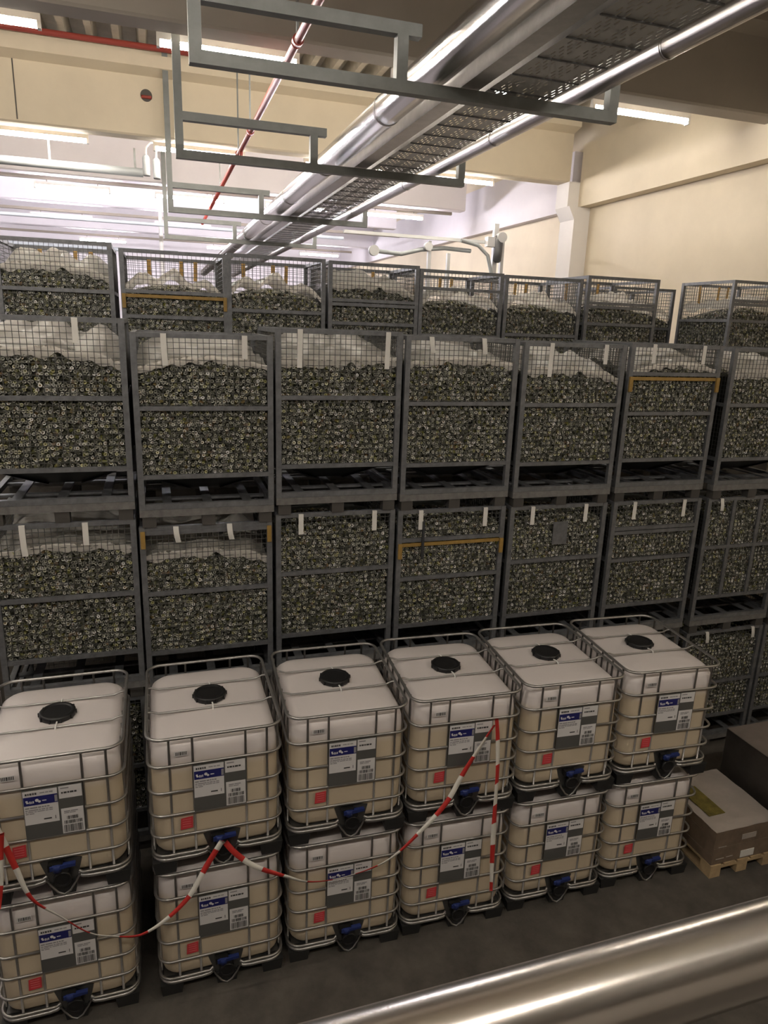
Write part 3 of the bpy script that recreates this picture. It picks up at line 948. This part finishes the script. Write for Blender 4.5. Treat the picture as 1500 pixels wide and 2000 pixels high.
    lines('print_line', .03, .46, .345, .026, [.07, .12, .05, .03, .03, .04], 'print_grey')
    lines('print_line', .03, .56, .395, .020, [.04, .16, .03, .06, .04, .06], 'print_grey')
    lines('print_line', .03, .56, .432, .016, [.03, .09, .04, .12, .05, .06], 'print_grey')
    lines('print_line', .03, .30, .465, .018, [.05, .08], 'print_grey')
    lines('print_line', .32, .46, .60, .026, [.13], 'print_black')
    lines('print_line', .51, .52, .57, .07, [.01], 'print_black')
    lines('print_line', .63, .80, .04, .024, [.14], 'print_grey')
    lines('print_line', .64, .95, .125, .035, [.03, .05, .03, .06, .04, .05], 'print_black')
    lines('print_line', .66, .93, .52, .02, [.1, .12], 'print_grey')
    lines('print_line', .66, .9, .555, .016, [.08, .1], 'print_grey')
    code(.70, .90, .63, .70, 9)
    code(.65, .95, .72, .79, 12)
    code(.64, .96, .81, .96, 14)
    st = box(-.300, -.205, -.5895, -.588, 1.005, 1.045).build('code_sticker', 'paper_white', e)
    mb = MB()
    x = -.290
    while x < -.215:
        mb.box(x, x + .0055, -.5903, -.5895, 1.011, 1.038)
        x += rnd.choice((.006, .008, .010))
    mb.build('barcode', 'print_black', st)
    rs = MB().hexa([(-.278, -.5885, .372), (-.188, -.5885, .378), (-.188, -.587, .378), (-.278, -.587, .372), (-.272, -.5885, .470), (-.186, -.5885, .478), (-.186, -.587, .478), (-.272, -.587, .470)]).build('red_sticker', 'sticker_red', e)
    mb = MB()
    for k in range(4):
        z = .395 + k * .02
        mb.box(-.262, -.200, -.5893, -.5885, z, z + .003)
    mb.build('print_line', 'print_pink', rs)
    return e
ibc0 = make_ibc()
IB = [(-1.13, 0.02, 0.0, -1.13, 0.02), (0.005, 0.02, 0.0, 0.005, 0.02), (1.035, 0.055, -.035, 1.035, 0.045), (2.055, 0.055, -.055, 2.045, 0.04), (3.085, 0.045, -.05, 3.08, 0.03), (4.115, 0.035, -.065, 4.095, 0.03)]
first = True
PITCHZ = 1.168
for i, (x, y, a, xl, yl) in enumerate(IB):
    for lvl in (1, 0):
        o = ibc0 if first else copy_tree(ibc0)
        first = False
        xx, yy = (x, y) if lvl else (xl, yl)
        aa = a * (1.0 if lvl else 0.8)
        c, s = math.cos(aa), math.sin(aa)
        o.location = (xx + .5 * c - .6 * s, yy + .5 * s + .6 * c, PITCHZ * lvl)
        o.rotation_euler = (0, 0, aa)
        tag(o, 'cream caged tank with %s, %s from the left' % ('black lid in view, upper layer' if lvl else 'another tank on top, lower layer', ORD[i]), 'tank', 'upper caged tanks' if lvl else 'lower caged tanks')

# ---------------------------------------------------------------- barrier tape
def tape(pts, name, label, w0=.022, twist=0.0, seed=1):
    P = [Vector(p) for p in pts]
    dense = []
    for i in range(len(P) - 1):
        p0 = P[max(i - 1, 0)]; p1 = P[i]; p2 = P[i + 1]; p3 = P[min(i + 2, len(P) - 1)]
        n = max(4, int((p2 - p1).length / .03))
        for k in range(n):
            t = k / n
            dense.append(0.5 * ((2 * p1) + (p2 - p0) * t + (2 * p0 - 5 * p1 + 4 * p2 - p3) * t * t + (3 * p1 - p0 - 3 * p2 + p3) * t ** 3))
    dense.append(P[-1])
    mb = MB()
    rnd = random.Random(seed)
    L = 0.0
    ph = rnd.uniform(0, 6)
    prev = dense[0]
    seg = []
    for i, p in enumerate(dense):
        L += (p - prev).length
        prev = p
        t = (dense[min(i + 1, len(dense) - 1)] - dense[max(i - 1, 0)]).normalized()
        side = t.cross(Vector((0, -1, 0))).normalized()
        w = w0 * (0.72 + 0.30 * math.sin(L * 2.6 + ph))
        tw = 0.5 * math.sin(L * 3.1 + ph) + twist
        s = side * math.cos(tw) + Vector((0, -1, 0)) * math.sin(tw)
        nn = t.cross(s) * .0008
        for q in (s * w + nn, s * w - nn, -s * w - nn, -s * w + nn):
            mb.v.append(tuple(p + q))
        seg.append(L)
    for i in range(len(dense) - 1):
        m = int(seg[i] / .205) % 2
        for j in range(4):
            mb.face([i * 4 + j, i * 4 + (j + 1) % 4, i * 4 + 4 + (j + 1) % 4, i * 4 + 4 + j], m, True)
    k = (len(dense) - 1) * 4
    mb.face([0, 1, 2, 3]); mb.face([k, k + 1, k + 2, k + 3][::-1])
    o = mb.build(name, ['tape_red', 'tape_white'])
    return tag(o, label, 'tape', 'barrier tape')
tape([(-1.039, -0.045, 2.124), (-0.947, -0.045, 1.814), (-0.883, -0.045, 1.556), (-0.801, -0.045, 1.254), (-0.631, -0.045, 1.052), (-0.449, -0.045, 0.854), (-0.278, -0.045, 0.773), (-0.099, -0.045, 0.736), (0.091, -0.045, 0.831), (0.266, -0.045, 0.999), (0.399, -0.045, 1.239), (0.522, -0.045, 1.442)], 'barrier_tape', 'red and white tape sagging between the first and second tank', 0.021, seed=1)
tape([(0.545, -0.045, 1.423), (0.626, -0.045, 1.297), (0.773, -0.045, 1.144), (1.013, -0.045, 0.993), (1.179, -0.045, 0.902), (1.392, -0.045, 0.869), (1.674, -0.045, 0.891), (1.895, -0.045, 0.966), (2.114, -0.045, 1.145), (2.354, -0.045, 1.397), (2.499, -0.045, 1.667), (2.644, -0.045, 1.910), (2.753, -0.045, 2.080)], 'barrier_tape', 'red and white tape rising from second tank to fourth tank', 0.021, seed=4)
tape([(2.745, -0.085, 2.163), (2.769, -0.085, 1.987), (2.794, -0.085, 1.689), (2.800, -0.085, 1.387), (2.807, -0.085, 1.076), (2.819, -0.085, 0.755), (2.836, -0.085, 0.424)], 'barrier_tape', 'loose red and white tape end hanging down the fourth tank', 0.026, seed=2)
tape([(-0.929, -0.085, 1.859), (-0.953, -0.085, 1.649), (-0.970, -0.085, 1.443), (-1.000, -0.085, 1.257)], 'barrier_tape', 'short red and white tape hanging at the left edge', 0.02, seed=7)

# ---------------------------------------------------------------- pallet load at the right
e = empty('wooden_pallet', (5.26, -0.14, 0))
for q in range(3):
    x0 = (0.0, .335, .67)[q]
    for yq in (0.0, .53, 1.06):
        box(x0, x0 + .13, yq, yq + .14, .022, .100).build('block', 'pallet_pine', e)
    box(x0, x0 + .13, 0, 1.2, 0, .022).build('skid', 'pallet_pine', e)
for yq in (0.0, .53, 1.06):
    box(0, .80, yq, yq + .14, .100, .122).build('stringer_board', 'pallet_pine', e)
for x0 in (0.0, .1675, .335, .5025, .67):
    box(x0, x0 + .13, 0, 1.2, .122, .144).build('deck_board', 'pallet_pine', e)
tag(e, 'light pine pallet on the floor under the wrapped carton', 'pallet')
e = empty('wrapped_carton', (5.26, -0.14, .145))
for q in range(4):      # layers of flat cartons under the film
    MB().box(.005 + .004 * (q % 2), .78 - .003 * (q % 2), .010 + .003 * ((q + 1) % 2), .86, .0965 * q, .0965 * q + .0935).build('carton_layer', 'carton_brown', e)
box(.012, .77, .018, .85, 0, .385).build('carton_core', 'joint_dark', e)
mb = MB()
b = len(mb.v)
for j in range(13):
    for i in range(13):
        x = 0.0 + .785 * i / 12; y = .005 + .86 * j / 12
        mb.v.append((x, y, .392 + .010 * noise.noise(Vector((x * 7, y * 7, 2)))))
for j in range(12):
    for i in range(12):
        k = b + j * 13 + i
        mb.face([k, k + 1, k + 14, k + 13], 0, True)
mb.build('film_cover', 'carton_top', e)
box(.10, .30, .22, .66, .398, .406).build('printed_panel', 'print_olive', e)
box(.36, .53, .006, .010, .02, .10).build('label_sticker', 'paper_strip', e)
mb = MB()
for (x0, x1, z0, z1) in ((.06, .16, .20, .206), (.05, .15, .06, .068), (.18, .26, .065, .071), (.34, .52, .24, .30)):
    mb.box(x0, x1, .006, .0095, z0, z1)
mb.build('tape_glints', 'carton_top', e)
tag(e, 'brown carton wrapped in film on the pine pallet', 'carton')
e = empty('wrapped_block', (6.17, 0.02, 0))
box(0, 1.0, -.55, .77, 0.0, .985).build('block_body', 'film_dark', e)
mb = MB()
for j in range(11):
    for i in range(9):
        x = -.004 + 1.0 * i / 8; y = -.555 + 1.33 * j / 10
        mb.v.append((x, y, .995 + .010 * noise.noise(Vector((x * 6, y * 6, 8)))))
for j in range(10):
    for i in range(8):
        k = j * 9 + i
        mb.face([k, k + 1, k + 10, k + 9], 0, True)
mb.build('film_cover', 'film_lit_top', e)
tag(e, 'tall dark film-wrapped load behind the carton at the right edge', 'load')
